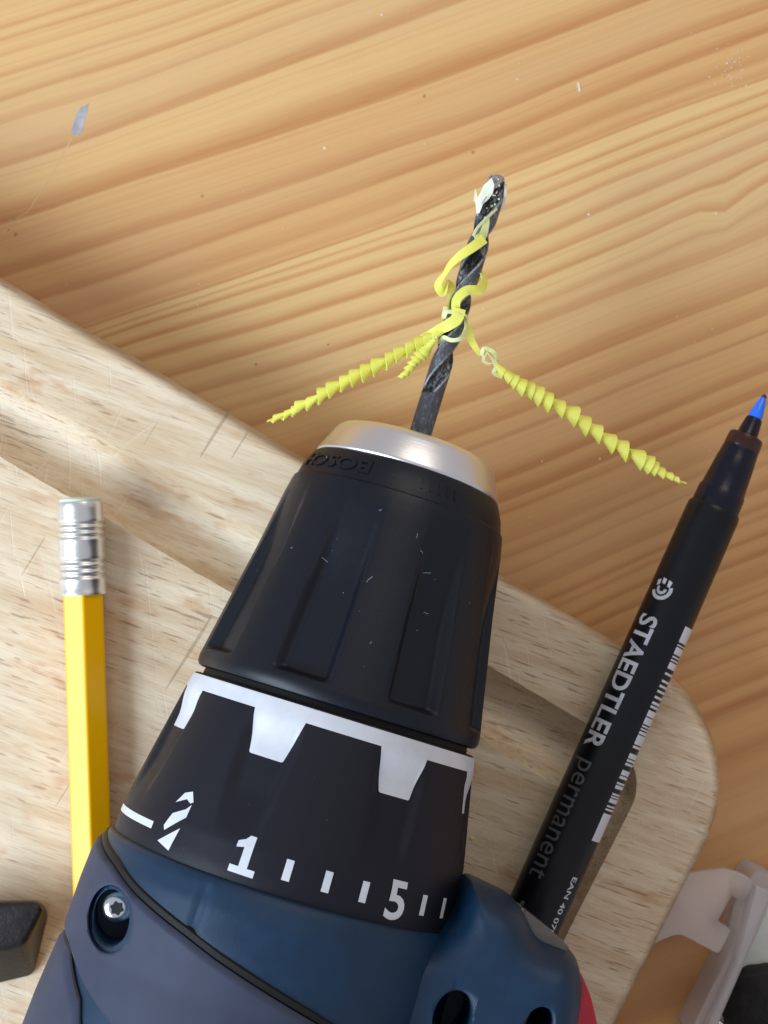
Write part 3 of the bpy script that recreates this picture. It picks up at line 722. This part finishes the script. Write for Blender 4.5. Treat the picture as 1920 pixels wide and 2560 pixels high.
def curl(path, turns, rad, cone, wfac, hand=1, phase=0, per=26, seed=1):
    """coiled ribbon along path; rad(u) outer radius in cm; each turn is a little cone, wide edge first (cone>0) or last"""
    n = int(turns * per); pts = smooth_path(path, n); L = []; Rr = []; rn = random.Random(seed)
    total = sum((pts[i + 1] - pts[i]).length for i in range(n)); pitch = total / turns
    jit = [rn.uniform(.84, 1.14) for _ in range(int(turns) + 3)]; jt = [rn.uniform(-.2, .2) for _ in range(int(turns) + 3)]; jx = [Vector((rn.gauss(0, 1), rn.gauss(0, 1), rn.gauss(0, 1))) * .008 for _ in range(int(turns) + 3)]
    for i, p in enumerate(pts):
        u = i / n; t = (pts[min(i + 1, n)] - pts[max(i - 1, 0)]).normalized(); x = t.cross(Vector((0, 0, 1))).normalized(); y = x.cross(t)
        k = u * turns; a = hand * 2 * math.pi * k + phase; q = k % 1; j = jit[int(k)] * (1 - q) + jit[int(k) + 1] * q
        r = rad(u) * j; t = (t + (jx[int(k)].lerp(jx[int(k) + 1], q)) * 9).normalized(); p = p + t * (pitch * (jt[int(k)] * (1 - q) + jt[int(k) + 1] * q)) + jx[int(k)].lerp(jx[int(k) + 1], q); d = x * math.cos(a) + y * math.sin(a)
        wv = pitch * wfac
        L.append(p + d * r + t * (wv * .5 * cone)); Rr.append(p + d * r * .30 - t * (wv * .5 * cone))
    return L, Rr
zb = lambda s: (bit_axis(s)).z
# long curl to the lower left
pth = [W(1098, 834, 3.45), (W(1040, 862, 3.40)), W(960, 905, 3.35), W(880, 945, 3.25), W(800, 990, 3.15), W(740, 1022, 3.05), W(684, 1048, 3.0)]
L, Rr = curl(pth, 17, lambda u: .125 * (1 - .0 * u) * (1 - smooth((u - .62) / .42) * .72) * (.75 + .25 * smooth(u / .15)), 1, 1.18, hand=1, phase=1.0, seed=4)
sw1 = ribbon_mesh('plastic_shaving', L, Rr, M_y1); tag(sw1, 'long tightly coiled yellow shaving pointing left from the drill bit', 'shaving', 'yellow plastic shavings on the drill bit')
pth = [W(1246, 918, 3.3), W(1290, 955, 3.25), W(1345, 985, 3.2), W(1430, 1040, 3.1), W(1510, 1095, 3.0), W(1600, 1148, 2.9), W(1650, 1180, 2.85), W(1700, 1206, 2.8)]
L, Rr = curl(pth, 19, lambda u: .150 * (1 - smooth((u - .70) / .32) * .85) * (.62 + .38 * smooth(u / .25)), 1, 1.25, hand=-1, phase=2.2, seed=9)
c2 = ribbon_mesh('plastic_shaving', L, Rr, M_y1)
tag(c2, 'long coiled yellow shaving hanging right towards the marker pen', 'shaving', 'yellow plastic shavings on the drill bit')
pth = [W(1088, 850, 3.5), W(1062, 875, 3.45), W(1035, 905, 3.4), W(1008, 942, 3.35)]
L, Rr = curl(pth, 9, lambda u: .105 * (1 - smooth((u - .5) / .5) * .55) * (.5 + .5 * smooth(u / .3)), 1, 1.6, hand=-1, phase=0, seed=3)
c3 = ribbon_mesh('plastic_shaving', L, Rr, M_y1)
tag(c3, 'short tight yellow shaving curl just left of the bit', 'shaving', 'yellow plastic shavings on the drill bit')
def crop6(x, y, z): return W(650 + x / 2.37, 400 + y / 2.37, z)
def ribbon(name, pts, width, mat, parent=None, flip=None, n=60, curve=0.0):
    """pts: (x, y, z, twist) measured in the close view; the ribbon's width lies across the path, twist degrees turns it edge-on"""
    P = smooth_path([crop6(x, y, z) for x, y, z, t in pts], n); tw = [t for *_, t in pts]; L = []; Rr = []
    m = len(pts) - 1
    for i, p in enumerate(P):
        t = (P[min(i + 1, n)] - P[max(i - 1, 0)]).normalized(); x = t.cross(Vector((0, 0, 1))); x = x.normalized() if x.length > 1e-3 else Vector((1, 0, 0)); y = x.cross(t)
        u = i / n * m; k = min(m - 1, int(u)); a = R(tw[k] + (tw[k + 1] - tw[k]) * (u - k)); d = x * math.cos(a) + y * math.sin(a)
        wd = (width(i / n) if callable(width) else width) * .42
        L.append(p + d * wd); Rr.append(p - d * wd)
    return ribbon_mesh(name, L, Rr, mat, parent=parent)
wrap = thing('shaving_tangle', 'tangle of loose yellow ribbon shavings looped round the middle of the bit', 'shaving', mat=Matrix.Translation(bit_axis(6.5)))
wi = wrap.matrix_world.inverted()
def rib_w(*a, **k):
    o = ribbon(*a, **k); o.parent = wrap; o.matrix_parent_inverse = wi; return o
rib_w('ribbon', [(1405, 290, 3.3, 60), (1340, 350, 3.36, 40), (1290, 400, 3.38, 30), (1262, 450, 3.36, 20)], .05, M_y2)
rib_w('ribbon', [(1345, 340, 3.30, 10), (1335, 400, 3.34, 15), (1318, 450, 3.38, 25), (1280, 480, 3.42, 30)], lambda u: .10 + .10 * u, M_y2)
rib_w('ribbon', [(1330, 465, 3.42, 10), (1262, 515, 3.48, 0), (1190, 565, 3.50, -10), (1130, 620, 3.46, -35), (1095, 675, 3.38, -55), (1055, 740, 3.30, -20), (1082, 790, 3.26, 20), (1110, 720, 3.18, 60), (1140, 770, 3.2, 20), (1128, 850, 3.3, 10), (1110, 900, 3.42, 0)],
      lambda u: .19 - .05 * smooth(u / .4), M_y1, n=110)
rib_w('ribbon', [(1268, 700, 3.12, 40), (1312, 672, 3.2, 60), (1330, 720, 3.32, 40), (1300, 768, 3.42, 10), (1222, 775, 3.50, -5), (1165, 830, 3.52, -10), (1160, 900, 3.52, 0), (1150, 960, 3.52, 10)], lambda u: .12 + .06 * math.sin(3.1 * u), M_y1, n=90)
rib_w('ribbon', [(1100, 870, 3.42, 0), (1088, 930, 3.44, 10), (1110, 900, 3.50, 40), (1175, 905, 3.56, 30), (1222, 925, 3.48, 60), (1232, 975, 3.30, 80)], .085, M_y2, n=70)
rib_w('ribbon', [(1215, 940, 3.40, 70), (1218, 1000, 3.46, 50), (1190, 1055, 3.54, 20), (1135, 1068, 3.54, 5), (1088, 1052, 3.46, 10), (1062, 1090, 3.36, 30)], .075, M_y2, n=60)
rib_w('ribbon', [(1182, 880, 3.55, 5), (1165, 940, 3.56, 0), (1120, 975, 3.55, 0), (1070, 1000, 3.5, 20), (1020, 1030, 3.44, 10), (960, 1060, 3.40, 20)], lambda u: .24 - .08 * u, M_y1, n=60)
rib_w('ribbon', [(1232, 985, 3.25, 30), (1245, 1050, 3.28, 10), (1272, 1105, 3.30, -10), (1310, 1155, 3.30, 30)], lambda u: .17 - .08 * u, M_y1, n=40)
rib_w('ribbon', [(1310, 1160, 3.30, 0), (1330, 1115, 3.36, 40), (1385, 1140, 3.40, 10), (1408, 1185, 3.3, 40), (1370, 1210, 3.2, 80), (1325, 1190, 3.2, 20), (1350, 1140, 3.34, 60), (1400, 1215, 3.34, 10), (1385, 1260, 3.3, 0), (1440, 1290, 3.25, 20)], .07, M_y2, n=90)
# pale crumbs packed round the point of the bit
resid = thing('plastic_residue', 'whitish crumbs of plastic stuck to the point of the bit', 'residue', mat=Matrix.Translation(bit_axis(8.5))); ri = resid.matrix_world.inverted()
def chip(pts, z, th=.03, mat=M_y3):
    P = [crop6(x, y, z + dz) for x, y, dz in pts]; n = len(P); vs = [p + Vector((0, 0, th / 2)) for p in P] + [p - Vector((0, 0, th / 2)) for p in P]
    o = mesh_obj('crumb', vs, [tuple(range(n)), tuple(range(n, 2 * n))] + [(i, (i + 1) % n, n + (i + 1) % n, n + i) for i in range(n)], mat, None, flat=True)
    o.parent = resid; o.matrix_parent_inverse = ri; return o
chip([(1372, 108, 0), (1388, 150, .02), (1378, 200, .03), (1352, 235, 0), (1320, 262, 0), (1300, 315, -.05), (1283, 318, -.08), (1276, 250, -.08), (1300, 205, -.05), (1325, 150, -.02)], 3.16, .05)
chip([(1273, 168, -.02), (1284, 200, 0), (1292, 235, 0), (1280, 260, 0), (1266, 238, 0), (1270, 205, 0)], 3.08, .03)
chip([(1450, 120, 0), (1462, 190, 0), (1452, 262, 0), (1430, 300, 0), (1400, 305, .02), (1425, 268, .02), (1444, 210, 0)], 3.02, .05)
for i in range(20):
    a = random.uniform(0, 1); x = random.choice((1, -1)); cx = 1400 + random.gauss(0, 34); cy = 90 + 210 * random.random() - (cx - 1400) * .2; r = random.uniform(3, 8)
    cx = max(1318, min(1462, cx + (1350 - cx) * (cy - 90) / 400))
    chip([(cx + r * math.cos(k * 1.256 + a) * random.uniform(.6, 1.2), cy + r * math.sin(k * 1.256 + a) * random.uniform(.6, 1.2), 0) for k in range(5)], 3.10 + random.uniform(-.1, .1) if abs(cx - 1400) > 30 else 3.15, .03, random.choice((M_y3, M_y3, M_y2)))
# ------------------------------------------------------------------ dark block at the lower left
TP = [(-150, 2258), (88, 2252), (112, 2272), (60, 2362), (-150, 2404)]
top = [W(x, y, 2.75) for x, y in TP]
bot = [W(x, y, ZB + .02) for x, y in [(-165, 2252), (100, 2250), (122, 2282), (88, 2440), (-150, 2498)]]
bm = bmesh.new(); a = [bm.verts.new(p) for p in bot]; b = [bm.verts.new(p) for p in top]
bm.faces.new(a[::-1]); bm.faces.new(b)
for i in range(5): bm.faces.new((a[i], a[(i + 1) % 5], b[(i + 1) % 5], b[i]))
bmesh.ops.recalc_face_normals(bm, faces=bm.faces); bmesh.ops.bevel(bm, geom=bm.edges[:], offset=.13, segments=4, affect='EDGES', profile=.5, clamp_overlap=True)
me = bpy.data.meshes.new('block'); bm.to_mesh(me); bm.free()
blk = link_mesh('rubber_block', me, M_block, None, sharp=60); tag(blk, 'dark brown rounded block at the left edge beside the pencil', 'block')
# ------------------------------------------------------------------ translucent storage case on the table
def crop3(x, y, z): return W(1400 + x / 3.19, 2000 + y / 3.19, z)
case = thing('storage_case', 'frosted clear plastic storage case with slotted latch tab beside the cutting board', 'storage case', mat=Matrix.Translation((6, -8, 0))); ci = case.matrix_world.inverted()
def slab(name, pts, z0, z1, mat, bev=.04, rad=0.0, hole=None, parent=case):
    P = [crop3(x, y, z1) for x, y in pts]; pl = [(p.x, p.y) for p in P]
    if rad: pl = round_poly(pl, rad, 5)
    me = prism(pl, z0, z1, bev=bev, seg=3); o = link_mesh(name, me, mat, None, sharp=30)
    if hole:
        hp = [crop3(x, y, z1) for x, y in hole]; c = link_mesh('cut', prism([(p.x, p.y) for p in hp], z0 - 1, z1 + 1), mat, None)
        bpy.context.view_layer.update(); boolean_cut(o, c); cm = c.data; bpy.data.objects.remove(c); bpy.data.meshes.remove(cm)
    o.parent = parent; o.matrix_parent_inverse = ci; return o
slab('latch_tab', [(820, 610), (1080, 578), (1330, 548), (1480, 605), (1560, 660), (1270, 1235), (1195, 1195), (960, 1068), (850, 1100), (700, 1180)], .95, 1.12, M_frost, .03, .12, hole=[(1368, 762), (1495, 826), (1385, 1052), (1257, 965)])
slab('side_wall', [(1500, 640), (1560, 560), (1760, 640), (1215, 1900), (1010, 1900), (1370, 1180)], .02, 1.02, M_frost, .12, .10)
slab('rim', [(1560, 690), (1690, 740), (1215, 1900), (1130, 1900), (1400, 1300)], 1.0, 1.30, M_frost, .05)
slab('floor', [(1500, 760), (2500, 1150), (2500, 2100), (1150, 2100)], .03, .14, M_frost2, .02)
ft = []
for i in range(40):
    for j in range(80):
        th_ = i / 39 * math.pi * .5; a = j / 80 * 2 * math.pi
        r = .76 + .035 * noise.noise(Vector((math.cos(a) * 5, math.sin(a) * 5, i * .2))); c = crop3(1690, 1750, .9)
        ft.append(c + Vector((r * math.cos(a) * math.cos(th_ * .97) ** .6, r * math.sin(a) * math.cos(th_ * .97) ** .6, -.70 + 1.0 * math.sin(th_) ** .8 + .02 * noise.noise(Vector((i * .3, j * .3, 2))))))
fz = mesh_obj('felt_pad', ft, grid_faces(40, 80, True), M_fuzz, None); tag(fz, 'black fuzzy round pad inside the frosted storage case', 'pad')
M_sm = mat_steel('small_screw_metal', (.62, .60, .58), .25)
for k, (x, y, rot, lb) in enumerate(((1430, 1455, 40, 'small steel screw above the black pad in the case'), (1310, 1640, 110, 'small steel screw left of the black pad in the case'), (1290, 1740, 70, 'small steel screw nearest the bottom edge in the case'))):
    ms = thing('screw', lb, 'screw', 'loose screws in the case', mat=Matrix.Translation(crop3(x, y, .34)) @ Matrix.Rotation(R(rot), 4, 'Z') @ Matrix.Rotation(R(12), 4, 'X'))
    revolve('head', [(-.03, .06), (-.02, .15), (.03, .16), (.08, .12), (.10, .05)], M_sm, ms, 24)
    revolve('shank', [(-.02 - .025 * i, .062 if i % 2 else .045) for i in range(24)] + [(-.68, .01)], M_sm, ms, 16)
# ------------------------------------------------------------------ small leftovers
def crumb_on_board(px, py, r, mat):
    o = mesh_obj('crumb', [W(px + r * math.cos(a) * (1 + .6 * (k % 2)), py + r * math.sin(a), ZB + z) for z in (.005, .03) for k, a in enumerate((0, 1.2, 2.4, 3.6, 4.9))], [(0, 1, 2, 3, 4), (5, 6, 7, 8, 9)] + [(i, (i + 1) % 5, 5 + (i + 1) % 5, 5 + i) for i in range(5)], mat, None, flat=True)
    return o
tag(crumb_on_board(1180, 2095, 4, M_y1), 'tiny yellow crumb on the board right of the torque collar', 'crumb')
